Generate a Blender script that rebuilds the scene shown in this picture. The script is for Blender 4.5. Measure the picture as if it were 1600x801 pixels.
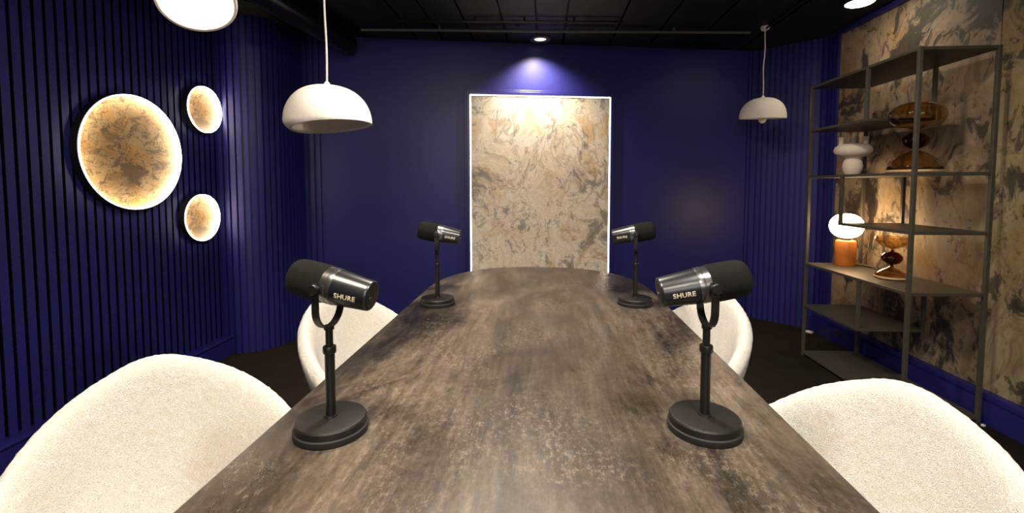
import bpy, math, random
from mathutils import Vector, Matrix, noise
random.seed(7)
PI = math.pi
S = bpy.context.scene
COL = S.collection
for o in list(bpy.data.objects):
    bpy.data.objects.remove(o)

# ---------------------------------------------------------------- camera
cd = bpy.data.cameras.new('camera')
cd.sensor_width = 36.0
cd.lens = 711.0 / 1600.0 * 36.0
cd.shift_y = -0.0438
cd.clip_start = 0.02
cam = bpy.data.objects.new('camera', cd)
cam.location = (0, 0, 1.2)
cam.rotation_euler = (math.radians(90 - 3.257), 0, math.radians(4.016))
COL.objects.link(cam)
S.camera = cam

# ---------------------------------------------------------------- world, exposure
S.view_settings.view_transform = 'Standard'
S.view_settings.look = 'None'
S.view_settings.gamma = 1.0
S.view_settings.use_curve_mapping = False
S.view_settings.exposure = 0.0
W = bpy.data.worlds.new('world')
S.world = W
W.use_nodes = True
W.node_tree.nodes['Background'].inputs[0].default_value = (0.5, 0.55, 0.7, 1)
W.node_tree.nodes['Background'].inputs[1].default_value = 0.02
S.cycles.caustics_reflective = False
S.cycles.caustics_refractive = False
S.cycles.sample_clamp_indirect = 6.0

# ---------------------------------------------------------------- ceiling lights of the room, plus added fill lights
def spot(name, loc, aim, power, angle, blend, color, radius):
    l = bpy.data.lights.new(name, 'SPOT')
    l.energy = power; l.spot_size = math.radians(angle); l.spot_blend = blend
    l.color = color; l.shadow_soft_size = radius
    o = bpy.data.objects.new(name, l)
    o.location = loc
    o.rotation_euler = (Vector(aim) - Vector(loc)).to_track_quat('-Z', 'Y').to_euler()
    COL.objects.link(o)
    return o
WARM = (1.0, 0.80, 0.58)
NEUT = (1.0, 0.88, 0.74)
def ceiling_area(loc, power, size, color):
    l = bpy.data.lights.new('ceiling_area', 'AREA')
    l.shape = 'DISK'; l.size = size; l.energy = power; l.color = color
    o = bpy.data.objects.new('ceiling_area', l)
    o.location = loc
    COL.objects.link(o)
    return o
ceiling_area((-0.45, 0.30, 2.375), 15, 0.35, (1.0, 0.84, 0.64))
ceiling_area((0.45, 0.30, 2.375), 15, 0.35, (1.0, 0.92, 0.82))
ceiling_area((-0.2, 1.65, 2.375), 16, 0.30, NEUT)
ceiling_area((0.0, -1.2, 2.375), 40, 0.60, NEUT)
spot('ceiling_spot', (-0.55, 0.35, 2.34), (-0.60, 0.75, 0.8), 95, 105, 0.9, (1.0, 0.84, 0.64), 0.08)
spot('ceiling_spot', (0.50, 0.35, 2.34), (0.50, 0.75, 0.8), 95, 105, 0.9, (1.0, 0.92, 0.82), 0.08)
spot('ceiling_spot', (-0.15, 1.70, 2.34), (-0.15, 1.85, 0.8), 95, 120, 0.9, NEUT, 0.08)
back_fill = bpy.data.lights.new('rear_fill_light', 'AREA')  # added soft fill behind the camera, stands for no lamp of the room
back_fill.shape = 'RECTANGLE'; back_fill.size = 1.6; back_fill.size_y = 0.8; back_fill.energy = 24; back_fill.color = (1.0, 0.90, 0.80)
bo = bpy.data.objects.new('rear_fill_light', back_fill)
bo.location = (0.3, -2.1, 1.75); bo.rotation_euler = (math.radians(84), 0, 0)
COL.objects.link(bo)
spot('panel_wash_spot', (-0.035, 3.68, 2.36), (-0.03, 3.93, 0.9), 100, 120, 1.0, (1.0, 0.86, 0.70), 0.02)
spot('shelf_fill_spot', (0.75, 1.75, 2.34), (2.05, 2.95, 1.15), 48, 62, 1.0, (1.0, 0.85, 0.66), 0.05)  # added spot to brighten vase, shelves and stone; no such fitting is seen
spot('downlight_beam', (2.01, 3.13, 2.335), (2.01, 3.13, 0.0), 5, 150, 1.0, WARM, 0.05)

# ---------------------------------------------------------------- materials
def mat(name):
    m = bpy.data.materials.new(name)
    m.use_nodes = True
    nt = m.node_tree
    return m, nt, nt.nodes['Principled BSDF']
def nd(nt, t, **kw):
    n = nt.nodes.new(t)
    for k, v in kw.items():
        setattr(n, k, v)
    return n
def ramp(nt, stops, fac=None):
    n = nd(nt, 'ShaderNodeValToRGB')
    e = n.color_ramp.elements
    while len(e) < len(stops):
        e.new(0.5)
    for i, (p, c) in enumerate(stops):
        e[i].position = p
        e[i].color = (c[0], c[1], c[2], 1) if not isinstance(c, (int, float)) else (c, c, c, 1)
    if fac is not None:
        nt.links.new(fac, n.inputs[0])
    return n
def coords(nt, scale=(1, 1, 1), loc=(0, 0, 0), rot=(0, 0, 0)):
    tc = nd(nt, 'ShaderNodeTexCoord')
    mp = nd(nt, 'ShaderNodeMapping')
    mp.inputs['Scale'].default_value = scale
    mp.inputs['Location'].default_value = loc
    mp.inputs['Rotation'].default_value = rot
    nt.links.new(tc.outputs['Object'], mp.inputs[0])
    return mp.outputs[0]
def noi(nt, vec, scale, detail=4, rough=0.5, dist=0.0, out='Fac'):
    n = nd(nt, 'ShaderNodeTexNoise')
    n.inputs['Scale'].default_value = scale
    n.inputs['Detail'].default_value = detail
    n.inputs['Roughness'].default_value = rough
    n.inputs['Distortion'].default_value = dist
    nt.links.new(vec, n.inputs['Vector'])
    return n.outputs[out]
def mixc(nt, fac, a, b, mode='MIX'):
    n = nd(nt, 'ShaderNodeMix', data_type='RGBA', blend_type=mode)
    for sock, v in ((n.inputs[0], fac), (n.inputs[6], a), (n.inputs[7], b)):
        if hasattr(v, 'links') or hasattr(v, 'is_linked'):
            nt.links.new(v, sock)
        elif isinstance(v, (int, float)):
            sock.default_value = v
        else:
            sock.default_value = (v[0], v[1], v[2], 1)
    return n.outputs[2]
def bump(nt, b, h, strength, distance):
    n = nd(nt, 'ShaderNodeBump')
    n.inputs['Strength'].default_value = strength
    n.inputs['Distance'].default_value = distance
    nt.links.new(h, n.inputs['Height'])
    nt.links.new(n.outputs[0], b.inputs['Normal'])

def plain(name, c, rough=0.5, metal=0.0, spec=0.5, nscale=60, bstr=0.05, var=0.12):
    m, nt, b = mat(name)
    v = coords(nt)
    n = noi(nt, v, nscale, 3)
    lo = [x * (1 - var) for x in c]; hi = [min(1, x * (1 + var)) for x in c]
    nt.links.new(ramp(nt, [(0.3, lo), (0.7, hi)], n).outputs[0], b.inputs['Base Color'])
    b.inputs['Roughness'].default_value = rough
    b.inputs['Metallic'].default_value = metal
    b.inputs['Specular IOR Level'].default_value = spec
    if bstr:
        bump(nt, b, n, bstr, 0.002)
    return m
def emis(name, c, s):
    m, nt, b = mat(name)
    b.inputs['Base Color'].default_value = (0.9, 0.85, 0.8, 1)
    b.inputs['Emission Color'].default_value = (*c, 1)
    b.inputs['Emission Strength'].default_value = s
    return m

BLUE = plain('blue_paint', (0.0175, 0.0185, 0.158), 0.45, 0, 0.45, 25, 0.04, 0.06)
BLUE_TRIM = plain('blue_trim_paint', (0.0175, 0.0185, 0.158), 0.38, 0, 0.5, 25, 0.03, 0.06)
BLACK_CEIL = plain('black_ceiling_paint', (0.007, 0.0065, 0.0065), 0.6, 0, 0.3, 8, 0.1, 0.3)
BLACK_GLOSS = plain('black_duct_paint', (0.008, 0.008, 0.008), 0.25, 0, 0.4, 8, 0.1, 0.2)
PIPE = plain('grey_pipe', (0.10, 0.10, 0.10), 0.5, 0.3, 0.4)
MIC_BLACK = plain('black_mic_shell', (0.006, 0.007, 0.009), 0.28, 0.0, 0.6, 200, 0.02)
MIC_BAND = plain('grey_metal_band', (0.16, 0.16, 0.16), 0.25, 0.9, 0.5)
STAND_BLACK = plain('black_stand_metal', (0.006, 0.0055, 0.005), 0.4, 0.0, 0.45, 300, 0.08)
BASE_BLACK = plain('black_base_metal', (0.009, 0.0078, 0.0065), 0.45, 0.0, 0.4, 500, 0.2)
FELT = plain('black_felt', (0.004, 0.004, 0.006), 0.9, 0, 0.1, 200, 0.2)
RUBBER = plain('black_rubber', (0.008, 0.008, 0.008), 0.7)
FOAM = plain('black_foam', (0.009, 0.0082, 0.0075), 0.95, 0, 0.15, 900, 0.9, 0.5)
LETTER = plain('cream_lettering', (0.75, 0.68, 0.5), 0.5)
SHELF = plain('olive_bronze_metal', (0.085, 0.076, 0.056), 0.45, 0.2, 0.5, 40, 0.02)
CERAMIC = plain('white_ceramic', (0.86, 0.72, 0.61), 0.75, 0, 0.3, 120, 0.25, 0.05)
PLASTER = plain('white_plaster', (0.88, 0.83, 0.76), 0.85, 0, 0.2, 90, 0.15, 0.04)
CORD = plain('white_cord', (0.75, 0.72, 0.68), 0.6)
ORANGE = plain('orange_enamel', (0.72, 0.22, 0.035), 0.25, 0, 0.5, 20, 0.0, 0.05)
RIM_BLACK = plain('black_rim', (0.012, 0.011, 0.010), 0.4)
WHITE_PLASTIC = plain('white_plastic', (0.8, 0.78, 0.75), 0.4)

LED = emis('warm_led_strip', (1.0, 0.82, 0.60), 20.0)
LED_PANEL = emis('panel_led_strip', (1.0, 0.80, 0.56), 12.0)
GLOBE = emis('lit_glass_globe', (1.0, 0.70, 0.38), 24.0)
LENS = emis('lit_lens', (1.0, 0.84, 0.62), 40.0)
BULB_ON = emis('lit_bulb', (1.0, 0.76, 0.46), 20.0)
BULB_OFF = plain('frosted_bulb', (0.85, 0.83, 0.80), 0.3)

def amber(name, c):
    m, nt, b = mat(name)
    b.inputs['Base Color'].default_value = (*c, 1)
    b.inputs['Roughness'].default_value = 0.02
    b.inputs['IOR'].default_value = 1.45
    b.inputs['Transmission Weight'].default_value = 1.0
    v = coords(nt)
    n = noi(nt, v, 9, 2)
    nt.links.new(ramp(nt, [(0.3, [x * 0.85 for x in c]), (0.7, c)], n).outputs[0], b.inputs['Base Color'])
    return m
AMBER = amber('amber_glass', (0.86, 0.66, 0.36))
AMBER_DARK = amber('dark_brown_glass', (0.30, 0.10, 0.05))

def carpet():
    m, nt, b = mat('dark_brown_carpet')
    v = coords(nt)
    n = noi(nt, v, 220, 4, 0.7)
    n2 = noi(nt, v, 6, 3)
    c = mixc(nt, 0.4, ramp(nt, [(0.3, (0.007, 0.005, 0.004)), (0.75, (0.055, 0.041, 0.030))], n).outputs[0],
             ramp(nt, [(0.3, (0.006, 0.0045, 0.0035)), (0.7, (0.020, 0.015, 0.011))], n2).outputs[0])
    nt.links.new(c, b.inputs['Base Color'])
    b.inputs['Roughness'].default_value = 0.95
    b.inputs['Specular IOR Level'].default_value = 0.1
    bump(nt, b, n, 0.8, 0.006)
    return m
CARPET = carpet()

def boucle():
    m, nt, b = mat('white_boucle_fabric')
    v = coords(nt)
    vo = nd(nt, 'ShaderNodeTexVoronoi', feature='SMOOTH_F1')
    vo.inputs['Scale'].default_value = 115; vo.inputs['Smoothness'].default_value = 0.6
    wv = mixc(nt, 0.25, v, noi(nt, v, 60, 2, 0.5, 0.0, 'Color'))
    nt.links.new(wv, vo.inputs['Vector'])
    inv = nd(nt, 'ShaderNodeMath', operation='SUBTRACT'); inv.inputs[0].default_value = 1.0
    nt.links.new(vo.outputs['Distance'], inv.inputs[1])
    nt.links.new(ramp(nt, [(0.35, (0.52, 0.495, 0.44)), (0.85, (0.84, 0.81, 0.745))], inv.outputs[0]).outputs[0], b.inputs['Base Color'])
    b.inputs['Roughness'].default_value = 0.95
    b.inputs['Specular IOR Level'].default_value = 0.1
    b.inputs['Sheen Weight'].default_value = 0.2
    bump(nt, b, inv.outputs[0], 0.45, 0.006)
    return m
BOUCLE = boucle()

def wood():
    m, nt, b = mat('dark_worn_wood')
    v = coords(nt, (1, 0.07, 1))
    vb = coords(nt, (1, 0.55, 1), (0.7, 3.1, 0))
    vc = coords(nt, (1, 0.30, 1), (5.2, 1.3, 0))
    vf = coords(nt, (1, 0.6, 1))
    grain = noi(nt, v, 70, 6, 0.7, 0.5)
    band = noi(nt, vc, 3.6, 8, 0.66, 0.9)
    blot = noi(nt, vb, 3.3, 9, 0.68, 0.8)
    speck = noi(nt, vf, 130, 6, 0.8)
    base = ramp(nt, [(0.32, (0.022, 0.0175, 0.014)), (0.45, (0.050, 0.039, 0.029)), (0.56, (0.092, 0.071, 0.052)), (0.70, (0.18, 0.140, 0.100))], band).outputs[0]
    c = mixc(nt, 0.75, base, ramp(nt, [(0.33, 0.45), (0.66, 1.30)], grain).outputs[0], 'MULTIPLY')
    c = mixc(nt, 0.7, c, ramp(nt, [(0.33, 0.45), (0.64, 1.35)], speck).outputs[0], 'MULTIPLY')
    dark = ramp(nt, [(0.40, 1.0), (0.52, 0.0)], blot).outputs[0]
    c = mixc(nt, dark, c, mixc(nt, 0.85, c, (0.22, 0.22, 0.24), 'MULTIPLY'))
    worn = ramp(nt, [(0.52, 0.0), (0.66, 0.55)], speck).outputs[0]
    wmask = ramp(nt, [(0.48, 0.0), (0.62, 1.0)], noi(nt, vb, 4.3, 7, 0.65, 0.6)).outputs[0]
    c = mixc(nt, mixc(nt, 1.0, worn, wmask, 'MULTIPLY'), c, (0.26, 0.21, 0.155))
    nt.links.new(c, b.inputs['Base Color'])
    nt.links.new(ramp(nt, [(0.35, 0.27), (0.65, 0.46)], blot).outputs[0], b.inputs['Roughness'])
    b.inputs['Specular IOR Level'].default_value = 0.5
    bump(nt, b, speck, 0.15, 0.002)
    return m
WOOD = wood()

def stone(name, rot, loc, tones, patch, amt, scale=1.0, stretch=(1, 1, 1), warp=0.5, vein=0.5):
    """marbled stone veneer: swirling domain-warped noise with dark smoky patches, ochre stains and thin veins"""
    m, nt, b = mat(name)
    v0 = coords(nt, tuple(scale * s for s in stretch), loc, rot)
    def warped(vec, sc, k, det=3):
        w1 = noi(nt, vec, sc, det, 0.5, 0.0, 'Color')
        sub = nd(nt, 'ShaderNodeVectorMath', operation='SUBTRACT')
        nt.links.new(w1, sub.inputs[0]); sub.inputs[1].default_value = (0.5, 0.5, 0.5)
        sc_ = nd(nt, 'ShaderNodeVectorMath', operation='SCALE'); sc_.inputs['Scale'].default_value = k
        nt.links.new(sub.outputs[0], sc_.inputs[0])
        ad = nd(nt, 'ShaderNodeVectorMath', operation='ADD')
        nt.links.new(vec, ad.inputs[0]); nt.links.new(sc_.outputs[0], ad.inputs[1])
        return ad.outputs[0]
    v = warped(warped(v0, 1.1, warp * 2.2), 3.5, warp * 0.5)
    big = noi(nt, v, 1.5, 7, 0.58, 0.2)
    pch = noi(nt, v, 1.9, 10, 0.70, 0.5)
    pch2 = noi(nt, warped(v0, 1.7, warp * 1.6), 5.5, 9, 0.72, 0.4)
    och = noi(nt, v, 1.7, 6, 0.6, 0.8)
    fine = noi(nt, v, 22, 8, 0.72, 0.3)
    vn = noi(nt, v, 1.6, 8, 0.60, 0.4)
    c = ramp(nt, tones, big).outputs[0]
    c = mixc(nt, ramp(nt, [(0.53, 0.0), (0.64, 0.8)], och).outputs[0], c, patch[1])
    c = mixc(nt, ramp(nt, [(0.565 - amt, 0.0), (0.615 - amt, 0.9)], pch).outputs[0], c, patch[0])
    c = mixc(nt, ramp(nt, [(0.595 - amt, 0.0), (0.63 - amt, 0.75)], pch2).outputs[0], c, patch[0])
    vm = ramp(nt, [(0.48, 0.0), (0.498, vein), (0.502, vein), (0.52, 0.0)], vn).outputs[0]
    c = mixc(nt, vm, c, patch[2])
    c = mixc(nt, 0.45, c, ramp(nt, [(0.33, 0.5), (0.62, 1.25)], fine).outputs[0], 'MULTIPLY')
    nt.links.new(c, b.inputs['Base Color'])
    b.inputs['Roughness'].default_value = 0.55
    b.inputs['Specular IOR Level'].default_value = 0.35
    bump(nt, b, fine, 0.2, 0.005)
    return m
PANEL_STONE = stone('cream_marbled_stone', (0, 0.6, 0), (3.1, 0.4, 1.7),
    [(0.25, (0.66, 0.52, 0.36)), (0.42, (0.86, 0.74, 0.58)), (0.58, (0.90, 0.82, 0.68)), (0.75, (0.76, 0.62, 0.44))],
    ((0.30, 0.275, 0.25), (0.74, 0.50, 0.24), (0.34, 0.26, 0.18)), 0.012, 2.1, (1, 1, 0.8), 0.42, 0.5)
WALL_STONE = stone('tan_grey_marbled_stone', (0.75, 0, 0), (0.3, 1.4, 2.2),
    [(0.25, (0.115, 0.088, 0.062)), (0.42, (0.28, 0.21, 0.14)), (0.58, (0.39, 0.30, 0.20)), (0.75, (0.19, 0.15, 0.105))],
    ((0.030, 0.028, 0.027), (0.27, 0.165, 0.06), (0.022, 0.019, 0.016)), 0.05, 1.5, (1, 1.0, 0.6), 0.34, 0.3)
WALL_STONE_B = stone('yellow_grey_marbled_stone', (0.6, 0, 0), (4.3, 7.4, 1.2),
    [(0.25, (0.115, 0.092, 0.056)), (0.42, (0.29, 0.23, 0.13)), (0.58, (0.41, 0.33, 0.19)), (0.75, (0.20, 0.16, 0.10))],
    ((0.030, 0.029, 0.027), (0.29, 0.20, 0.065), (0.022, 0.019, 0.016)), 0.045, 1.25, (1, 1.0, 0.65), 0.34, 0.3)
DISC_STONE = stone('golden_marbled_stone', (0.4, 0, 0), (1.3, 0.2, 5.1),
    [(0.25, (0.15, 0.088, 0.038)), (0.42, (0.30, 0.19, 0.085)), (0.58, (0.42, 0.30, 0.155)), (0.75, (0.26, 0.155, 0.058))],
    ((0.12, 0.078, 0.046), (0.46, 0.24, 0.045), (0.07, 0.045, 0.028)), 0.03, 4.2, (1, 1, 1.5), 0.5, 0.7)

# ---------------------------------------------------------------- mesh helpers
class MB:
    def __init__(s):
        s.v = []; s.f = []
    def add(s, vs, fs):
        n = len(s.v)
        s.v += [tuple(p) for p in vs]
        s.f += [tuple(i + n for i in f) for f in fs]
        return s
    def box(s, a, b):
        x0, y0, z0 = a; x1, y1, z1 = b
        vs = [(x0,y0,z0),(x1,y0,z0),(x1,y1,z0),(x0,y1,z0),(x0,y0,z1),(x1,y0,z1),(x1,y1,z1),(x0,y1,z1)]
        return s.add(vs, [(0,3,2,1),(4,5,6,7),(0,1,5,4),(1,2,6,5),(2,3,7,6),(3,0,4,7)])
    def obox(s, c, ax, ay, az):
        c = Vector(c); ax = Vector(ax); ay = Vector(ay); az = Vector(az)
        vs = [c + i*ax + j*ay + k*az for k in (-1,1) for (i,j) in ((-1,-1),(1,-1),(1,1),(-1,1))]
        return s.add(vs, [(0,3,2,1),(4,5,6,7),(0,1,5,4),(1,2,6,5),(2,3,7,6),(3,0,4,7)])
    def lathe(s, prof, n=48, M=None, closed=False):
        """prof: (r, z) pairs; r == 0 makes a pole"""
        M = M or Matrix()
        rings = []
        vs = []; fs = []
        for r, z in prof:
            if r < 1e-7:
                vs.append(M @ Vector((0, 0, z))); rings.append([len(vs) - 1])
            else:
                k = len(vs)
                vs += [M @ Vector((r*math.cos(2*PI*i/n), r*math.sin(2*PI*i/n), z)) for i in range(n)]
                rings.append(list(range(k, k + n)))
        pairs = list(zip(rings[:-1], rings[1:]))
        if closed:
            pairs.append((rings[-1], rings[0]))
        for A, B in pairs:
            for i in range(n):
                j = (i + 1) % n
                if len(A) == 1 and len(B) == 1: continue
                if len(A) == 1: fs.append((A[0], B[j], B[i]))
                elif len(B) == 1: fs.append((A[i], A[j], B[0]))
                else: fs.append((A[i], A[j], B[j], B[i]))
        return s.add(vs, fs)
    def tube(s, pts, r, n=12, cap=True):
        pts = [Vector(p) for p in pts]
        rr = r if isinstance(r, (list, tuple)) else [r] * len(pts)
        t0 = (pts[1] - pts[0]).normalized()
        ref = Vector((0, 0, 1)) if abs(t0.z) < 0.9 else Vector((1, 0, 0))
        u = t0.cross(ref).normalized()
        vs = []; fs = []
        for k, p in enumerate(pts):
            if k == 0: t = t0
            elif k == len(pts) - 1: t = (pts[k] - pts[k-1]).normalized()
            else: t = ((pts[k+1] - pts[k]).normalized() + (pts[k] - pts[k-1]).normalized()).normalized()
            u = (u - t * u.dot(t)).normalized()
            w = t.cross(u)
            vs += [p + rr[k] * (math.cos(2*PI*i/n) * u + math.sin(2*PI*i/n) * w) for i in range(n)]
        for k in range(len(pts) - 1):
            for i in range(n):
                j = (i + 1) % n
                fs.append((k*n+i, k*n+j, (k+1)*n+j, (k+1)*n+i))
        if cap:
            fs.append(tuple(range(n-1, -1, -1)))
            fs.append(tuple((len(pts)-1)*n + i for i in range(n)))
        return s.add(vs, fs)
    def prism(s, outline, z0, z1, bevel=0.0, seg=3):
        """vertical prism over a counter-clockwise outline, rounded top and bottom edge by an inset"""
        n = len(outline)
        P = [Vector((x, y)) for x, y in outline]
        N = []
        for i in range(n):
            e = (P[(i+1) % n] - P[i-1]).normalized()
            N.append(Vector((e.y, -e.x)))
        rows = []
        if bevel > 0:
            for k in range(seg + 1):
                a = PI/2 * k / seg
                rows.append((z0 + bevel*(1 - math.sin(a)), bevel*(1 - math.cos(a))))
            rows = [(z, d) for z, d in rows][::-1] if False else rows
            low = [(z0 + bevel*(1 - math.sin(PI/2*(1-k/seg))), bevel*(1 - math.cos(PI/2*(1-k/seg)))) for k in range(seg+1)]
            high = [(z1 - bevel*(1 - math.sin(PI/2*k/seg)), bevel*(1 - math.cos(PI/2*k/seg))) for k in range(seg+1)]
            rows = low + high
        else:
            rows = [(z0, 0), (z1, 0)]
        vs = []; fs = []
        for z, d in rows:
            vs += [(P[i].x - N[i].x*d, P[i].y - N[i].y*d, z) for i in range(n)]
        for k in range(len(rows) - 1):
            for i in range(n):
                j = (i + 1) % n
                fs.append((k*n+i, k*n+j, (k+1)*n+j, (k+1)*n+i))
        fs.append(tuple(range(n-1, -1, -1)))
        fs.append(tuple((len(rows)-1)*n + i for i in range(n)))
        return s.add(vs, fs)
    def build(s, name, m, parent=None, smooth=40, bevel=0.0):
        me = bpy.data.meshes.new(name)
        me.from_pydata(s.v, [], s.f)
        me.validate(); me.update()
        me.materials.append(m)
        if smooth:
            me.shade_smooth()
            if smooth < 180:
                me.set_sharp_from_angle(angle=math.radians(smooth))
        o = bpy.data.objects.new(name, me)
        COL.objects.link(o)
        if parent: o.parent = parent
        if bevel:
            b = o.modifiers.new('edge', 'BEVEL'); b.width = bevel; b.segments = 2; b.limit_method = 'ANGLE'
        return o
def thing(name, label, cat, loc=(0, 0, 0), rz=0.0, group=None):
    o = bpy.data.objects.new(name, None)
    o.empty_display_size = 0.05
    COL.objects.link(o)
    o.location = loc; o.rotation_euler = (0, 0, rz)
    o['label'] = label; o['category'] = cat
    if group: o['group'] = group
    return o
def tag(o, label, cat, group=None):
    o['label'] = label; o['category'] = cat
    if group: o['group'] = group
    return o
def struct(o):
    o['kind'] = 'structure'
    return o
def copy_tree(o, parent=None):
    c = o.copy(); COL.objects.link(c)
    if parent: c.parent = parent
    for ch in list(o.children):
        copy_tree(ch, c)
    return c

# ---------------------------------------------------------------- room shell
CEIL = 2.39
XL, XR, YF = -2.29, 2.29, -2.2
def back_y(x): return 3.59 + (x + 1.79) * 0.1813

def slat_profile(path, pitch=0.048, slat=0.034, depth=0.020):
    """walk along a polyline (room on its right-hand side) and give the crenellated front line"""
    pts = [Vector(p) for p in path]
    L = [0.0]
    for a, b in zip(pts[:-1], pts[1:]): L.append(L[-1] + (b - a).length)
    def at(s):
        for k in range(len(pts) - 1):
            if s <= L[k+1] + 1e-9:
                t = (s - L[k]) / (L[k+1] - L[k]); d = (pts[k+1] - pts[k]).normalized()
                return pts[k].lerp(pts[k+1], t), Vector((d.y, -d.x))
        d = (pts[-1] - pts[-2]).normalized()
        return pts[-1], Vector((d.y, -d.x))
    out = []
    n = max(1, round(L[-1] / pitch)); p = L[-1] / n
    g = p * (1 - slat / pitch)
    for i in range(n):
        a = i * p + g / 2; b = (i + 1) * p - g / 2
        for s_, h in ((a, 0), (a, depth), (a + (b-a)*0.5, depth), (b, depth), (b, 0)):
            q, N = at(s_); out.append(q + N * h)
    q, _ = at(0); q2, _ = at(L[-1])
    return [q] + out + [q2]
def wall_from_profile(name, prof, back, z0, z1, m, groove=None):
    """solid wall: front line prof, back line back (same direction)"""
    outline = [(p[0], p[1]) for p in prof] + [(p[0], p[1]) for p in reversed(back)]
    a = sum(outline[i][0]*outline[(i+1) % len(outline)][1] - outline[(i+1) % len(outline)][0]*outline[i][1] for i in range(len(outline)))
    if a < 0: outline.reverse()
    o = struct(MB().prism(outline, z0, z1).build(name, m, smooth=30))
    if groove:
        me = o.data; me.materials.append(groove)
        key = lambda q: (round(q[0], 5), round(q[1], 5))
        n = (len(prof) - 2) // 5; G = set()
        for i in range(n):
            a0 = prof[1 + 5*i]; e0 = prof[5 + 5*i]
            G.add(frozenset((key(prof[5*i]), key(a0)))); G.add(frozenset((key(a0), key(prof[2 + 5*i]))))
            G.add(frozenset((key(prof[4 + 5*i]), key(e0)))); G.add(frozenset((key(e0), key(prof[6 + 5*i]))))
        for f in me.polygons:
            ks = set(key(me.vertices[v].co) for v in f.vertices)
            if len(ks) == 2 and frozenset(ks) in G: f.material_index = 1
    return o

# floor and ceiling
struct(MB().box((-2.6, YF - .2, -0.1), (2.6, 4.7, 0)).build('floor', CARPET, smooth=0))
seams = [-2.6, -1.9, -1.47, -1.03, -0.825, -0.579, -0.304, -0.06, 0.155, 0.549, 0.889, 1.25, 1.7, 2.6]
mb = MB()
mb.box((-2.6, YF - .2, CEIL + 0.03), (2.6, 4.7, CEIL + 0.13))
for a, b in zip(seams[:-1], seams[1:]):
    mb.box((a + 0.008, YF - .2, CEIL), (b - 0.008, 4.7, CEIL + 0.031))
struct(mb.build('ceiling', BLACK_CEIL, smooth=0))

# left wall: vertical slats all along, then the bulging slatted corner, then a short slatted strip of back wall
wall_from_profile('wall_left', slat_profile([(XL, YF), (XL, 3.06)]), [(XL - .12, YF), (XL - .12, 3.06)], 0, CEIL, BLUE, FELT)
bul = [(XL + .01, 3.06), (-2.20, 3.065), (-2.13, 3.085), (-2.075, 3.115), (-2.03, 3.155), (-1.995, 3.21), (-1.967, 3.28), (-1.95, 3.37), (-1.94, 3.46), (-1.935, 3.56)]
wall_from_profile('wall_left_corner', slat_profile(bul, 0.042, 0.029, 0.016), [(XL - .12, 3.06), (XL - .12, 3.75), (-1.935, 3.75)], 0, CEIL, BLUE)
xa, xb = -1.935, -1.795
wall_from_profile('wall_back_strip', slat_profile([(xa, back_y(xa)), (xb, back_y(xb))], 0.047, 0.031, 0.018),
                  [(xa, back_y(xa) + .2), (xb, back_y(xb) + .2)], 0, CEIL, BLUE)
# plain back wall
xc = 1.80
struct(MB().prism([(xb, back_y(xb) - .006), (xc, back_y(xc) - .006), (xc, back_y(xc) + .2), (xb, back_y(xb) + .2)], 0, CEIL).build('wall_back', BLUE, smooth=0))
# right slatted corner
wall_from_profile('wall_back_edge', slat_profile([(xc, back_y(xc)), (1.87, back_y(1.87))], 0.035, 0.024, 0.012),
                  [(xc, back_y(xc) + .2), (1.87, back_y(1.87) + .2)], 0, CEIL, BLUE)
bulr = [(1.865, 4.262), (1.93, 4.20), (2.02, 4.125), (2.11, 4.045), (2.19, 3.975), (2.25, 3.925), (XR - .012, 3.86), (XR - .012, 3.74)]
wall_from_profile('wall_right_corner', slat_profile(bulr, 0.045, 0.031, 0.014), [(1.865, 4.5), (XR + .12, 4.5), (XR + .12, 3.74)], 0, CEIL, BLUE)
# right wall: two sheets of stone veneer over a blue wall
struct(MB().box((XR - .012, 2.49, 0.10), (XR + .1, 3.74, CEIL)).build('wall_right', WALL_STONE, smooth=0))
struct(MB().box((XR - .010, 1.05, 0.10), (XR + .1, 2.487, CEIL)).build('wall_right_sheet', WALL_STONE_B, smooth=0))
struct(MB().box((XR - .012, YF, 0.0), (XR + .1, 1.05, CEIL)).build('wall_right_near', BLUE, smooth=0))
struct(MB().box((XL - .1, YF - .1, 0), (XR + .1, YF, CEIL)).build('wall_front', BLUE, smooth=0))
# baseboards and crown trim
mb = MB()
mb.prism([(XL + .005, YF), (-2.215, YF), (-2.215, 3.05), (XL + .005, 3.05)], 0, 0.118, 0.0)
mb.prism([(XL + .005, YF), (-2.205, YF), (-2.205, 3.053), (XL + .005, 3.053)], 0.118, 0.132, 0.003)
struct(mb.build('baseboard_left', BLUE_TRIM, smooth=30))
mb = MB()
mb.prism([(2.225, YF), (XR + .02, YF), (XR + .02, 3.93), (2.225, 3.93)], 0, 0.115, 0.0)
mb.prism([(2.235, YF), (XR + .02, YF), (XR + .02, 3.92), (2.235, 3.92)], 0.115, 0.150, 0.006)
struct(mb.build('baseboard_right', BLUE_TRIM, smooth=30))
struct(MB().box((2.245, YF, CEIL - 0.035), (XR + .02, 3.745, CEIL)).build('trim_1', BLUE_TRIM, smooth=0, bevel=0.004))

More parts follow.
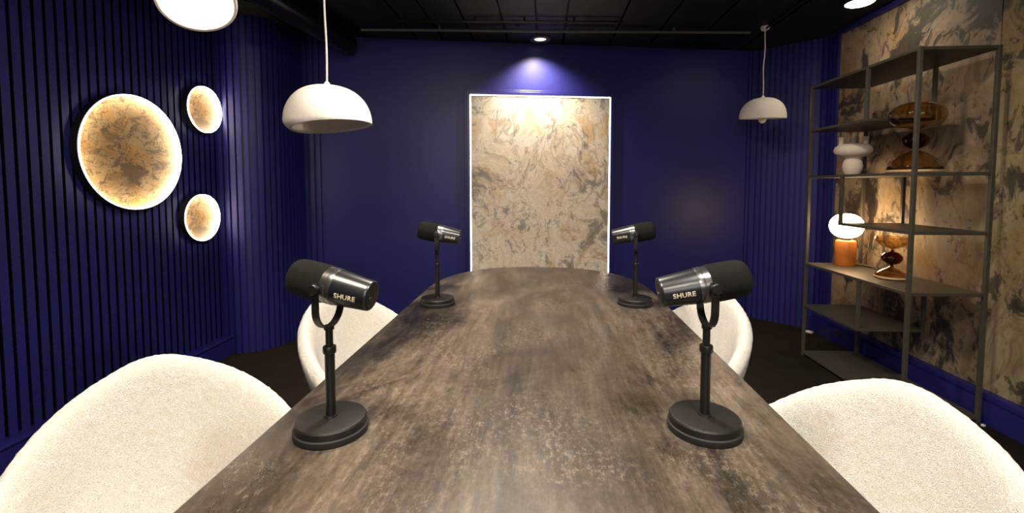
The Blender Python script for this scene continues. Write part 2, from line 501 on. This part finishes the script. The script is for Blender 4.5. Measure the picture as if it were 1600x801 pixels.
# ---------------------------------------------------------------- table
tb = thing('meeting_table', 'long dark brown worn wooden meeting table with rounded ends', 'table', (-0.022, 1.2, 0))
def table_outline(a, yc0, yc1, b, n=2.45, k=40):
    o = []
    for i in range(2*k + 1):
        t = PI * i / (2*k)
        c, s_ = math.cos(t), math.sin(t)
        o.append((a*math.copysign(abs(c)**(2/n), c), yc1 + b*abs(s_)**(2/n)))
    for i in range(2*k + 1):
        t = PI + PI * i / (2*k)
        c, s_ = math.cos(t), math.sin(t)
        o.append((a*math.copysign(abs(c)**(2/n), c), yc0 - b*abs(s_)**(2/n)))
    return o
MB().prism(table_outline(0.4885, 0.5 - 1.2, 1.9 - 1.2, 0.61), 0.705, 0.75, 0.004).build('tabletop', WOOD, tb, smooth=35)
for yy in (-0.55, 0.62):
    MB().prism([(0.16*math.cos(2*PI*i/40), yy + 0.20*math.sin(2*PI*i/40)) for i in range(40)], 0.0, 0.705, 0.004).build('pedestal', WOOD, tb)

# ---------------------------------------------------------------- chairs
def chair_shell_mesh():
    """tub seat facing local -x ... back at +x; closed surface from seat centre up the inside, over the rim, down the outside"""
    NT, NP = 288, 150
    mb = MB(); vs = []
    def radius(th):      # footprint of the rim, th = 0 is the back
        c, s_ = math.cos(th), math.sin(th)
        e = 2.35
        ax = 0.243 if c > 0 else 0.245
        return (abs(c / ax)**e + abs(s_ / 0.245)**e) ** (-1/e)
    KN = [(-30, 0.792), (0, 0.828), (25, 0.792), (50, 0.728), (75, 0.652), (100, 0.583), (125, 0.520), (150, 0.472), (180, 0.458), (210, 0.472)]
    def rim_z(th):
        a = abs(math.degrees(math.atan2(math.sin(th), math.cos(th))))
        k = 1
        while k < len(KN) - 3 and a > KN[k+1][0]: k += 1
        (x0, p0), (x1, p1), (x2, p2), (x3, p3) = KN[k-1:k+3]
        t = (a - x1)/(x2 - x1)
        m1 = (p2 - p0)/(x2 - x0)*(x2 - x1); m2 = (p3 - p1)/(x3 - x1)*(x2 - x1)
        return (2*t**3 - 3*t*t + 1)*p1 + (t**3 - 2*t*t + t)*m1 + (-2*t**3 + 3*t*t)*p2 + (t**3 - t*t)*m2
    TH = 0.042
    for i in range(NT):
        th = 2*PI*i/NT
        R = radius(th); zr = rim_z(th)
        prof = []                                  # control points (r, z) of the cross-section
        seat = 0.415
        prof += [(0.0, seat + 0.006), (R*0.30, seat + 0.006), (R*0.50, seat + 0.010)]
        hgt = max(0.03, zr - seat)
        h1 = min(1, hgt/0.25)
        prof += [(R*0.62, seat + 0.035*h1), (R*0.70, seat + 0.10*h1), (R*0.80, seat + hgt*0.54), (R*0.87, seat + hgt*0.80)]
        prof += [(R*0.91, zr - 0.028), (R*0.955, zr - 0.007), (R, zr - 0.001), (R + TH*0.28, zr - 0.012), (R + TH*0.45, zr - 0.038)]
        prof += [(R*1.0, seat + hgt*0.60), (R*0.90, seat + 0.10*h1), (R*0.80, seat - 0.015), (R*0.60, seat - 0.055), (0.0, seat - 0.06)]
        # Catmull-Rom through the control points, evenly by arc length
        cp = [Vector(p) for p in prof]
        dense = []
        for k in range(len(cp) - 1):
            p0 = cp[max(0, k-1)]; p1 = cp[k]; p2 = cp[k+1]; p3 = cp[min(len(cp)-1, k+2)]
            for q in range(8):
                t = q/8
                dense.append(0.5*((2*p1) + (p2-p0)*t + (2*p0-5*p1+4*p2-p3)*t*t + (3*p1-p0-3*p2+p3)*t**3))
        dense.append(cp[-1])
        LL = [0]
        for a_, b_ in zip(dense[:-1], dense[1:]): LL.append(LL[-1] + (b_-a_).length)
        row = []; k = 0
        for j in range(NP):
            s_ = LL[-1]*j/(NP-1)
            while k < len(LL)-2 and LL[k+1] < s_: k += 1
            t = (s_ - LL[k]) / max(1e-9, LL[k+1]-LL[k])
            p = dense[k].lerp(dense[k+1], t)
            r = max(p.x, 0.0)
            row.append((r*math.cos(th), r*math.sin(th), p.y))
        vs.append(row)
    V = []; F = []
    for i in range(NT):
        for j in range(1, NP-1):
            V.append(Vector(vs[i][j]))
    M = NP - 2
    for i in range(NT):
        i2 = (i+1) % NT
        for j in range(M-1):
            F.append((i*M+j, i*M+j+1, i2*M+j+1, i2*M+j))
    c0 = len(V); V.append(Vector(vs[0][0])); c1 = len(V); V.append(Vector(vs[0][-1]))
    for i in range(NT):
        i2 = (i+1) % NT
        F.append((c0, i*M, i2*M)); F.append((c1, i2*M+M-1, i*M+M-1))
    me = bpy.data.meshes.new('shell'); me.from_pydata([tuple(v) for v in V], [], F); me.update()
    # looped-yarn relief
    N = [v.normal.copy() for v in me.vertices]
    sgn = 1.0 if N[c0].z > 0 else -1.0
    for v in me.vertices:
        p = v.co
        h = noise.noise(p*120) * 0.0013 + noise.noise(p*210 + Vector((3, 1, 2))) * 0.0012
        v.co = p + N[v.index] * sgn * h
    if sgn < 0: me.flip_normals()
    me.materials.append(BOUCLE); me.shade_smooth()
    return me
SHELL = chair_shell_mesh()
def make_chair(label, loc, rz):
    t = thing('tub_chair', label, 'chair', loc, rz, 'white tub chairs around the table')
    o = bpy.data.objects.new('upholstered_shell', SHELL); COL.objects.link(o); o.parent = t
    for sx in (-1, 1):
        for sy in (-1, 1):
            MB().tube([(sx*0.13, sy*0.14, 0.365), (sx*0.20, sy*0.21, 0.0)], [0.015, 0.009], 16).build('leg', STAND_BLACK, t)
    return t
make_chair('white boucle tub chair at the near left of the table, beside slatted wall', (-0.676, 0.765, 0), 2.426)
make_chair('white boucle tub chair at the near right of the table, before the shelving', (0.487, 0.763, 0), 0.579)
make_chair('white boucle tub chair behind the near left microphone, at far left of table', (-0.539, 1.504, 0), 2.835)
make_chair('white boucle tub chair behind the near right microphone, at far right of table', (0.395, 1.545, 0), 0.223)

# ---------------------------------------------------------------- microphones
TILT = math.radians(11.5)
PIV = 0.272                                # pivot height above the table top
HEAD = Matrix.Translation((0, 0, PIV)) @ Matrix.Rotation(-TILT, 4, 'Y')      # local +x of the head is the front
AX = HEAD @ Matrix.Rotation(PI/2, 4, 'Y')  # lathe axis -> head's +x
def lettering_mesh(text, size, side, r0, r1, x0, x1, xmid, ang):
    """raised letters wrapped on the tapered body; side = -1 / +1 (local y)"""
    cu = bpy.data.curves.new('lettering', 'FONT')
    cu.body = text; cu.size = size; cu.align_x = 'CENTER'; cu.align_y = 'CENTER'
    cu.offset = size*0.022; cu.space_character = 1.06; cu.extrude = 0.0
    cu.resolution_u = 3
    o = bpy.data.objects.new('tmp', cu); COL.objects.link(o)
    dg = bpy.context.evaluated_depsgraph_get(); dg.update()
    me = bpy.data.meshes.new_from_object(o.evaluated_get(dg))
    bpy.data.objects.remove(o); bpy.data.curves.remove(cu)
    for v in me.vertices:
        u, w = v.co.x, v.co.y
        x = xmid - side*(-u) if side > 0 else xmid + u
        # reading direction = up x outward:  side -1 (outward -y) reads along +x, side +1 along -x
        x = xmid + u if side < 0 else xmid - u
        t = (x - x0)/(x1 - x0); r = r0 + (r1 - r0)*t + 0.0004
        a = ang + w/r
        v.co = HEAD @ Vector((x, side*r*math.cos(a), r*math.sin(a)))
    me.materials.clear(); me.materials.append(LETTER)
    return me
def make_mic(label, loc, rz):
    t = thing('desk_microphone', label, 'microphone', loc, rz, 'podcast microphones on the table')
    # base
    bs = MB().lathe([(0, 0.012), (0.0615, 0.012), (0.0625, 0.013), (0.0625, 0.024), (0.0605, 0.0268), (0.058, 0.0275), (0.012, 0.0275), (0.011, 0.031), (0, 0.031)], 72).build('base', BASE_BLACK, t, smooth=30)
    MB().lathe([(0, 0), (0.0645, 0), (0.0655, 0.002), (0.0655, 0.0115), (0.0635, 0.013), (0, 0.013)], 72).build('rubber_foot', RUBBER, bs, smooth=30)
    pl = MB().lathe([(0, 0.029), (0.0088, 0.029), (0.0088, 0.152), (0, 0.152)], 24).build('pole', STAND_BLACK, t, smooth=30)
    MB().lathe([(0.0, 0.146), (0.0112, 0.146), (0.0118, 0.148), (0.0118, 0.157), (0.0108, 0.159), (0.0, 0.159)], 24).build('collar', STAND_BLACK, pl, smooth=30)
    MB().lathe([(0, 0.155), (0.0066, 0.155), (0.0066, 0.188), (0.009, 0.190), (0.009, 0.197), (0, 0.197)], 24).build('rod', STAND_BLACK, t, smooth=30)
    # yoke: flat strap bent to a U in the y-z plane
    yk = MB(); path = []
    hw = 0.0385; zb = 0.195; zc = zb + 0.036
    path = [(-hw, PIV + 0.010), (-hw, PIV - 0.01)]
    for i in range(17):
        a = PI + PI*i/16
        path.append((hw*math.cos(a), zc + 0.036*math.sin(a)))
    path += [(hw, PIV - 0.01), (hw, PIV + 0.010)]
    vs = []; fs = []
    for k, (y, z) in enumerate(path):
        p0 = Vector(path[max(0, k-1)]); p1 = Vector(path[min(len(path)-1, k+1)])
        d = (p1 - p0).normalized(); nx = Vector((d.y, -d.x))
        w = 0.0065
        for sx, so in ((-w, -0.0016), (w, -0.0016), (w, 0.0016), (-w, 0.0016)):
            vs.append((sx, y + nx.x*so, z + nx.y*so))
    for k in range(len(path) - 1):
        for i in range(4):
            j = (i+1) % 4
            fs.append((k*4+i, k*4+j, (k+1)*4+j, (k+1)*4+i))
    n = len(path)
    fs += [(3, 2, 1, 0), ((n-1)*4, (n-1)*4+1, (n-1)*4+2, (n-1)*4+3)]
    yk.add(vs, fs)
    yo = yk.build('yoke', STAND_BLACK, t, smooth=30)
    for s_ in (-1, 1):
        K = Matrix.Translation((0, s_*0.033, PIV)) @ Matrix.Rotation(-s_*PI/2, 4, 'X')
        MB().lathe([(0, 0), (0.0055, 0), (0.0055, 0.004), (0.0085, 0.0045), (0.0092, 0.006), (0.0092, 0.0125), (0.0080, 0.0140), (0, 0.0145)], 28, K).build('knob', STAND_BLACK, yo, smooth=30)
    # head
    bd = MB().lathe([(0, -0.087), (0.0215, -0.087), (0.0225, -0.088), (0.0258, -0.088), (0.0268, -0.0865), (0.0272, -0.084), (0.0325, -0.022), (0.0, -0.022)], 64, AX).build('body', MIC_BLACK, t, smooth=30)
    MB().lathe([(0, -0.0222), (0.0328, -0.0222), (0.0332, -0.020), (0.0332, -0.0145), (0.0326, -0.0135), (0.0326, -0.0125), (0.0332, -0.0118), (0.0332, -0.001), (0.0315, 0.0), (0, 0.0)], 64, AX).build('metal_band', MIC_BAND, t, smooth=30)['label'] = 'grey metal band'
    fm = MB().lathe([(0, -0.001), (0.0335, -0.001), (0.0345, 0.003), (0.0347, 0.020), (0.0342, 0.045), (0.0330, 0.058), (0.0300, 0.0655), (0.0240, 0.0695), (0.012, 0.0712), (0, 0.0715)], 64, AX).build('foam_windscreen', FOAM, t, smooth=60)
    fm['label'] = 'matt black foam windscreen'
    rc = MB().lathe([(0, -0.0868), (0.0216, -0.0868), (0.0216, -0.0885), (0.0195, -0.0890), (0, -0.0885)], 40, AX).build('rear_cap', STAND_BLACK, bd, smooth=30)
    jk = AX @ Matrix.Translation((0.004, 0.006, 0))
    MB().lathe([(0.0045, -0.0880), (0.0045, -0.0905), (0.0028, -0.0905), (0.0028, -0.0884)], 24, jk).build('jack_ring', MIC_BAND, bd, smooth=30)['label'] = 'small metal jack ring'
    for s_ in (-1, 1):
        me = lettering_mesh('SHURE', 0.0125, s_, 0.0272, 0.0325, -0.084, -0.022, -0.052, math.radians(-9))
        lo = bpy.data.objects.new('lettering', me); COL.objects.link(lo); lo.parent = bd; lo['label'] = 'cream lettering'
    return t
ZT = 0.75
mic = make_mic('black desk microphone at the near left of the table, foam end pointing left', (-0.389, 0.789, ZT), PI - 0.13)
def place_mic(label, loc, rz):
    c = copy_tree(mic); c.location = loc; c.rotation_euler = (0, 0, rz); c['label'] = label
place_mic('black desk microphone at the near right of the table, foam end pointing right', (0.298, 0.842, ZT), 0.0)
place_mic('black desk microphone at the far left of the table, before the blue wall', (-0.402, 1.685, ZT), PI + 0.15)
place_mic('black desk microphone at the far right of the table, just right of the stone panel', (0.347, 1.738, ZT), -0.2)

# ---------------------------------------------------------------- lit stone panel on the back wall
PA = math.atan(0.1813)
pc_x = -0.028
pn = thing('stone_wall_panel', 'tall cream marbled stone panel with glowing edges on the blue back wall', 'wall panel', (pc_x, back_y(pc_x) - 0.006, 0), PA)
# local x along the wall, local -y into the room
HWP, ZB, ZTP = 0.598, 0.16, 1.952
MB().box((-HWP + .007, -0.020, ZB), (HWP - .007, -0.001, ZTP - .007)).build('stone_sheet', PANEL_STONE, pn, smooth=0)
mb = MB()
mb.box((-HWP - .002, -0.016, ZB), (-HWP + .0075, -0.001, ZTP)).box((HWP - .0075, -0.016, ZB), (HWP + .002, -0.001, ZTP)).box((-HWP + .0075, -0.016, ZTP - .0075), (HWP - .0075, -0.001, ZTP))
mb.build('led_strip', LED_PANEL, pn, smooth=0)['label'] = 'glowing warm white light strip'
mb = MB()
for (o0, o1, dep) in ((0.004, 0.030, 0.030), (0.030, 0.046, 0.018)):
    mb.box((-HWP - o1, -dep, ZB - .1), (-HWP - o0, 0.0, ZTP + o1)).box((HWP + o0, -dep, ZB - .1), (HWP + o1, 0.0, ZTP + o1)).box((-HWP - o0, -dep, ZTP + o0), (HWP + o0, 0.0, ZTP + o1))
mb.build('blue_frame', BLUE_TRIM, pn, smooth=0, bevel=0.003)['label'] = 'blue moulded frame'

# ---------------------------------------------------------------- round lit discs on the left wall
def disc(label, y, z, r, dep):
    t = thing('round_wall_light', label, 'wall light', (-2.276, y, z), 0, 'round stone wall lights')
    X = Matrix.Rotation(PI/2, 4, 'Y')          # lathe axis -> +x (into the room)
    MB().lathe([(0, 0), (r, 0), (r + .003, .003), (r + .003, dep - .002), (r + .001, dep), (r - .002, dep), (r - .002, .004), (0, .004)], 96, X).build('rim', RIM_BLACK, t, smooth=30)
    MB().lathe([(0, .005), (r - .006, .005), (r - .006, dep*.30), (0, dep*.30)], 96, X).build('stone_disc', DISC_STONE, t, smooth=30)
    w = r - .0022
    MB().lathe([(w, .006), (w, dep + .007), (w - .0034, dep + .007), (w - .0034, .006)], 96, X, closed=True).build('led_ring', LED, t, smooth=30)['label'] = 'glowing ring'
    return t
disc('largest round stone wall light with glowing edge, on the left wall', 2.352, 1.380, 0.311, 0.048)
disc('small round stone wall light on the left wall, upper of the two small ones', 2.887, 1.700, 0.152, 0.042)
disc('small round stone wall light on the left wall, lower of the two small ones', 2.832, 0.991, 0.154, 0.042)

# ---------------------------------------------------------------- pendants
def shade_mesh(R, Hh, rimfun, curl, skew, top_off, NT=96, NP=40, th=0.007):
    """organic plaster dome, local origin at the top hole; rimfun(theta) lowers/raises the lip"""
    def pt(th_, t, inset):
        a = t * (PI/2 + curl(th_))
        r = (R - inset) * (math.sin(min(a, PI/2))**0.80 if a <= PI/2 else 1 - 0.55*(1 - math.cos(a - PI/2)) )
        z = -(Hh - inset) * ((1 - math.cos(min(a, PI/2))**1.0) if a <= PI/2 else 1 + 0.55*math.sin(a - PI/2)*0.6)
        z = z*(1 + rimfun(th_)*t*t) - inset
        x = r*math.cos(th_)*(1 + skew*math.cos(th_)) + top_off*t; y = r*math.sin(th_)
        return (x, y, z)
    V = []; F = []
    t0 = 0.05
    for i in range(NT):
        a = 2*PI*i/NT
        for j in range(NP):
            V.append(pt(a, t0 + (1-t0)*j/(NP-1), 0))
        for j in range(NP):
            V.append(pt(a, t0 + (1-t0)*(NP-1-j)/(NP-1), th))
    M = 2*NP
    for i in range(NT):
        i2 = (i+1) % NT
        for j in range(M):
            j2 = (j+1) % M
            F.append((i*M+j, i*M+j2, i2*M+j2, i2*M+j))
    return MB().add(V, F)
def pendant(label, loc_top, rz, R, Hh, rimfun, curl, skew, off, lit, tilt=(0, 0), bulb_drop=0.07, wob=0.004):
    t = thing('pendant_lamp', label, 'pendant lamp', (loc_top[0], loc_top[1], CEIL), 0, 'plaster pendant lamps')
    zt = loc_top[2] - CEIL
    sh = shade_mesh(R, Hh, rimfun, curl, skew, off)
    rot = Matrix.Translation((0, 0, zt)) @ Matrix.Rotation(tilt[0], 4, 'X') @ Matrix.Rotation(tilt[1], 4, 'Y') @ Matrix.Rotation(rz, 4, 'Z')
    sh.v = [tuple(rot @ Vector(p)) for p in sh.v]
    sh.build('shade', PLASTER, t, smooth=70)
    MB().lathe([(0, 0.016), (0.008, 0.016), (0.010, 0.012), (0.018, -0.002), (0.018, -0.02), (0, -0.02)], 32, Matrix.Translation((0, 0, zt))).build('shade_cap', PLASTER, t)
    pts = []
    for i in range(25):
        k = i/24
        pts.append((wob*math.sin(k*9 + 1)*math.sin(PI*k), wob*0.6*math.sin(k*7)*math.sin(PI*k), zt + 0.01 + (-zt - 0.03)*k))
    MB().tube(pts, 0.0042, 10).build('cable', CORD, t)
    cp = MB().lathe([(0, 0), (0.032, 0), (0.032, -0.012), (0.026, -0.026), (0.008, -0.03), (0, -0.03)], 32).build('canopy', WHITE_PLASTIC, t)
    R3 = rot
    so = MB().lathe([(0, -0.01), (0.017, -0.01), (0.017, -bulb_drop), (0, -bulb_drop)], 24, R3).build('socket', WHITE_PLASTIC, t)
    r = 0.028
    prof = [(0, -bulb_drop), (0.014, -bulb_drop)] + [(r*math.sin(a), -bulb_drop - 0.05 + r*math.cos(a)) for a in [PI*k/14 for k in range(2, 15)]]
    prof[-1] = (0, prof[-1][1])
    MB().lathe(prof, 32, R3).build('bulb', BULB_ON if lit else BULB_OFF, t)
    return t
pendant('white plaster pendant lamp hanging left of the stone panel, above the far left chair', (-0.897, 1.85, 1.612), 0, 0.172, 0.150,
        lambda a: -0.01*math.cos(a), lambda a: 0.06 + 0.80*(0.5 - 0.5*math.cos(a))**1.3, 0.03, 0.0, False, bulb_drop=0.03)
pendant('small white plaster pendant lamp hanging before the right slatted corner, beside the shelving', (1.65, 3.61, 1.862), 0, 0.160, 0.135,
        lambda a: 0.08 - 0.11*math.sin(a), lambda a: 0.18, 0.0, 0.0, False, bulb_drop=0.112)
pendant('glowing pendant lamp cut off by the top left edge, nearest the left wall', (-1.22, 1.55, 1.905), 0.4, 0.119, 0.115,
        lambda a: 0.08*math.cos(2*a), lambda a: 0.35, 0.04, 0.0, True, (math.radians(-40), math.radians(-26)), bulb_drop=0.03)

# ---------------------------------------------------------------- ceiling fittings
dl = thing('ceiling_downlight', 'round lit ceiling downlight above the shelving, at the top right', 'downlight', (2.01, 3.13, CEIL))
MB().lathe([(0, 0), (0.088, 0), (0.092, -0.004), (0.092, -0.022), (0.080, -0.026), (0.078, -0.020), (0, -0.020)], 48).build('housing', RIM_BLACK, dl, smooth=30)
MB().lathe([(0.078, -0.0205), (0.070, -0.030), (0.045, -0.038), (0, -0.041)], 48).build('lens', LENS, dl, smooth=60)['label'] = 'glowing frosted lens'
sp = thing('ceiling_spotlight', 'slim ceiling spotlight tight to the back wall above the stone panel', 'spotlight', (-0.035, 3.76, CEIL))
MB().lathe([(0, 0), (0.085, 0), (0.085, -0.012), (0.08, -0.015), (0.055, -0.015), (0.05, -0.008), (0, -0.008)], 40).build('housing', PIPE, sp, smooth=30)
MB().lathe([(0.048, -0.0085), (0.03, -0.012), (0, -0.013)], 40).build('lens', emis('spot_lens', (1.0, 0.86, 0.7), 1.2), sp, smooth=60)
def run(label, pts, r, m, name='ceiling_conduit', cat='pipe'):
    t = thing(name, label, cat, pts[0], 0)
    o = Vector(pts[0])
    MB().tube([Vector(p) - o for p in pts], r, 14).build('tube', m, t, smooth=60)
    for k in range(1, 5):
        a = Vector(pts[0]).lerp(Vector(pts[-1]), k/5.0) - o
        d = (Vector(pts[-1]) - Vector(pts[0])).normalized()
        s_ = d.cross(Vector((0, 0, 1))).normalized()
        MB().obox(a + Vector((0, 0, 0.012)), d*0.008, s_*(r + 0.006), Vector((0, 0, r*0.5 + 0.012))).build('clip', m, t, smooth=0)
    return t
run('pale grey conduit pipe running across the black ceiling, before the back wall', [(-1.36, 3.36, 2.355), (1.55, 3.63, 2.355)], 0.011, PIPE)
run('thin dark conduit across the ceiling, just in front of the pale one', [(-1.2, 3.22, 2.365), (0.56, 3.36, 2.365)], 0.007, BLACK_GLOSS)
run('thin dark conduit along the ceiling leading to the right small pendant', [(1.62, 2.4, 2.372), (1.65, 3.60, 2.372)], 0.008, BLACK_GLOSS)
du = thing('ceiling_duct', 'fat black round duct along the ceiling at the left, ending at back wall', 'duct', (-1.66, 1.2, 2.30))
MB().tube([(0, 0, 0), (0.02, 1.2, 0), (0.13, 2.33, 0)], 0.075, 28).build('tube', BLACK_GLOSS, du, smooth=60)
for yy, xx in ((0.6, .01), (1.3, .03), (1.95, .093), (2.28, .125)):
    MB().tube([(xx - .001, yy - .012, 0), (xx + .001, yy + .012, 0)], 0.081, 28).build('collar', BLACK_GLOSS, du, smooth=60)
    MB().box((xx - .012, yy - .004, 0.07), (xx + .012, yy + .004, CEIL - 2.30)).build('strap', BLACK_GLOSS, du, smooth=0)

# ---------------------------------------------------------------- shelving
X0, X1, Y0, Y1 = 1.835, 2.195, 2.402, 3.30
sh = thing('metal_shelving_unit', 'tall open bronze metal shelving unit with staggered shelves against the stone wall', 'shelving', (X0, Y0, 0))
ax, ay = X1 - X0, Y1 - Y0
LV = [0.035, 0.367, 0.662, 0.971, 1.268, 1.583, 1.878]       # tops of the levels
p = 0.009
def post(x, y, z0, z1): MB().box((x - p, y - p, z0), (x + p, y + p, z1)).build('post', SHELF, sh, smooth=0, bevel=0.0015)
def board(y0, y1, z): MB().box((-p + .0015, y0 - p + .0015, z - 0.016), (ax + p - .0015, y1 + p - .0015, z)).build('shelf_board', SHELF, sh, smooth=0, bevel=0.0015)
for x in (0, ax):
    for y in (0, ay):
        post(x, y, 0.0, LV[6] + 0.0015)
ym, yn = 2.76 - Y0, 2.95 - Y0
board(0, ay, LV[0]); board(ym, ay, LV[1]); board(0, ay, LV[2]); board(0, yn, LV[3]); board(0, ay, LV[4]); board(ym, ay, LV[5]); board(0, ay, LV[6])
for x in (0, ax):
    post(x, ym, LV[1] - 0.016, LV[2]); post(x, ym, LV[5] - 0.016, LV[6]); post(x, yn, LV[3] - 0.016, LV[4])

# ---------------------------------------------------------------- things on the shelves
vs_ = thing('ceramic_vase', 'white ceramic vase with three short necks on the upper shelf', 'vase', (2.02, 3.15, LV[4]))
mb = MB()
prof = [(0, 0.002), (0.036, 0), (0.044, 0.008), (0.054, 0.035), (0.057, 0.060), (0.052, 0.088), (0.042, 0.106), (0.040, 0.113),
        (0.052, 0.118), (0.082, 0.126), (0.101, 0.143), (0.107, 0.162), (0.101, 0.183), (0.082, 0.199), (0.050, 0.207), (0, 0.209)]
mb.lathe(prof, 64)
mb.build('body', CERAMIC, vs_, smooth=180)
for nx, ny in ((-0.056, 0.030), (0.028, 0.046), (0.050, -0.040)):
    M = Matrix.Translation((nx, ny, 0.194))
    MB().lathe([(0.012, -0.006), (0.0165, 0.0), (0.0155, 0.012), (0.0160, 0.036), (0.0185, 0.054), (0.018, 0.056), (0.0145, 0.055), (0.012, 0.036), (0.011, 0.004), (0.0, 0.004)], 32, M).build('neck', CERAMIC, vs_, smooth=60)

def hollow(outer, th):
    """closed thin-walled lathe profile from an outer profile (r, z)"""
    n = len(outer); inner = []
    for i in range(n):
        a = Vector(outer[max(0, i-1)]); b = Vector(outer[min(n-1, i+1)])
        d = (b - a).normalized(); N = Vector((-d.y, d.x))
        inner.append((max(0.0004, outer[i][0] + N.x*th), outer[i][1] + N.y*th))
    return outer, inner
def blob(rx, z0, z1, e=2.0, n=22, rmin=0.006):
    out = []
    for k in range(n + 1):
        a = PI*k/n
        out.append((max(rmin, rx*math.sin(a)**(2/e)), (z0+z1)/2 - (z1-z0)/2*math.cos(a)))
    return out
def glass_part(name, outer, m, parent, th=0.0022, label=None):
    o, i = hollow(outer, th)
    ob = MB().lathe(list(o) + list(reversed(i)), 64, closed=True).build(name, m, parent, smooth=80)
    if label: ob['label'] = label
    return ob
def glass_big():
    t = thing('glass_sculpture', 'large amber glass sculpture of stacked bulbs behind the front shelf post', 'glass ornament', (2.02, 2.645, LV[4]))
    base = [(0.118, 0.019), (0.123, 0.022), (0.117, 0.040), (0.098, 0.068), (0.070, 0.094), (0.040, 0.113), (0.016, 0.124), (0.008, 0.130)]
    glass_part('base_dome', [(0.004, 0.019)] + base, AMBER, t)
    MB().lathe([(0, 0), (0.108, 0), (0.120, 0.004), (0.124, 0.011), (0.121, 0.017), (0.114, 0.0188), (0, 0.0188)], 64).build('base_plate', ORANGE_PALE, t, smooth=60)['label'] = 'pale tan base disc'
    glass_part('middle_bulb', blob(0.061, 0.130, 0.224), AMBER_DARK, t, label='dark brown glass ball')
    up = [(0.008, 0.222), (0.010, 0.236)] + blob(0.125, 0.234, 0.388, 2.15, 24)[2:]
    glass_part('top_bulb', up, AMBER, t)
def glass_small():
    t = thing('glass_candle_holder', 'small amber glass candle holder with open bowl, right of the globe lamp', 'candle holder', (2.02, 2.775, LV[2]))
    base = [(0.004, 0.0152), (0.077, 0.0152), (0.080, 0.018), (0.066, 0.036), (0.042, 0.053), (0.018, 0.064), (0.008, 0.072)]
    glass_part('base_dome', base, AMBER, t)
    MB().lathe([(0, 0), (0.070, 0), (0.079, 0.003), (0.082, 0.008), (0.080, 0.0132), (0.075, 0.015), (0, 0.015)], 64).build('base_plate', ORANGE_PALE, t, smooth=60)['label'] = 'pale tan base disc'
    glass_part('middle_bulb', [(0.008, 0.072), (0.012, 0.080)] + blob(0.051, 0.080, 0.158)[2:-1] + [(0.010, 0.160), (0.008, 0.168)], AMBER_DARK, t, label='dark brown glass ball')
    bowl = [(0.004, 0.170), (0.010, 0.172), (0.034, 0.180), (0.060, 0.194), (0.078, 0.212), (0.083, 0.228), (0.080, 0.242)]
    glass_part('bowl', bowl, AMBER, t)
ORANGE_PALE = plain('pale_tan_enamel', (0.80, 0.52, 0.26), 0.4)
glass_big(); glass_small()

lp = thing('globe_table_lamp', 'lit table lamp with white globe on an orange cylinder base', 'table lamp', (2.04, 3.215, LV[2]))
MB().lathe([(0, 0), (0.058, 0), (0.061, 0.004), (0.061, 0.158), (0.056, 0.168), (0.046, 0.172), (0, 0.172)], 56).build('base', ORANGE, lp, smooth=40)
MB().lathe([(0, 0.171), (0.030, 0.171), (0.030, 0.186), (0, 0.186)], 40).build('neck', BASE_BLACK, lp, smooth=40)
MB().lathe([(0.0, 0.184)] + blob(0.098, 0.184, 0.350, 2.3, 28)[1:-1] + [(0, 0.350)], 56).build('globe', GLOBE, lp, smooth=180)['label'] = 'glowing white glass globe'
MB().tube([(0.055, -0.02, 0.006), (0.085, -0.055, 0.0045), (0.100, -0.11, 0.004), (0.088, -0.16, 0.004), (0.105, -0.19, 0.004), (0.125, -0.16, 0.004), (0.135, -0.10, 0.004)], 0.0035, 10).build('cord', STAND_BLACK, lp)

# ---------------------------------------------------------------- small bits near the floor
so = thing('wall_socket', 'dark oval socket plate in the right blue baseboard behind the shelving', 'socket', (2.2265, 3.55, 0.085))
MB().lathe([(0, 0), (0.034, 0), (0.036, 0.002), (0.034, 0.006), (0, 0.007)], 36, Matrix.Rotation(-PI/2, 4, 'Y') @ Matrix.Scale(0.55, 4, (1, 0, 0))).build('plate', RUBBER, so)
tag(MB().obox((2.17, 3.82, 0.008), (0.012, 0.008, 0), (-0.014, 0.02, 0.0), (0, 0, 0.008)).build('paper_scrap', WHITE_PLASTIC, smooth=0, bevel=0.003), 'white crumpled paper scrap on carpet beside the right slatted corner', 'scrap')
tag(MB().obox((2.195, 2.37, 0.005), (0.007, 0.002, 0), (-0.002, 0.007, 0.0), (0, 0, 0.005)).build('paper_scrap', WHITE_PLASTIC, smooth=0, bevel=0.002), 'tiny white scrap on the carpet by the right blue baseboard', 'scrap')
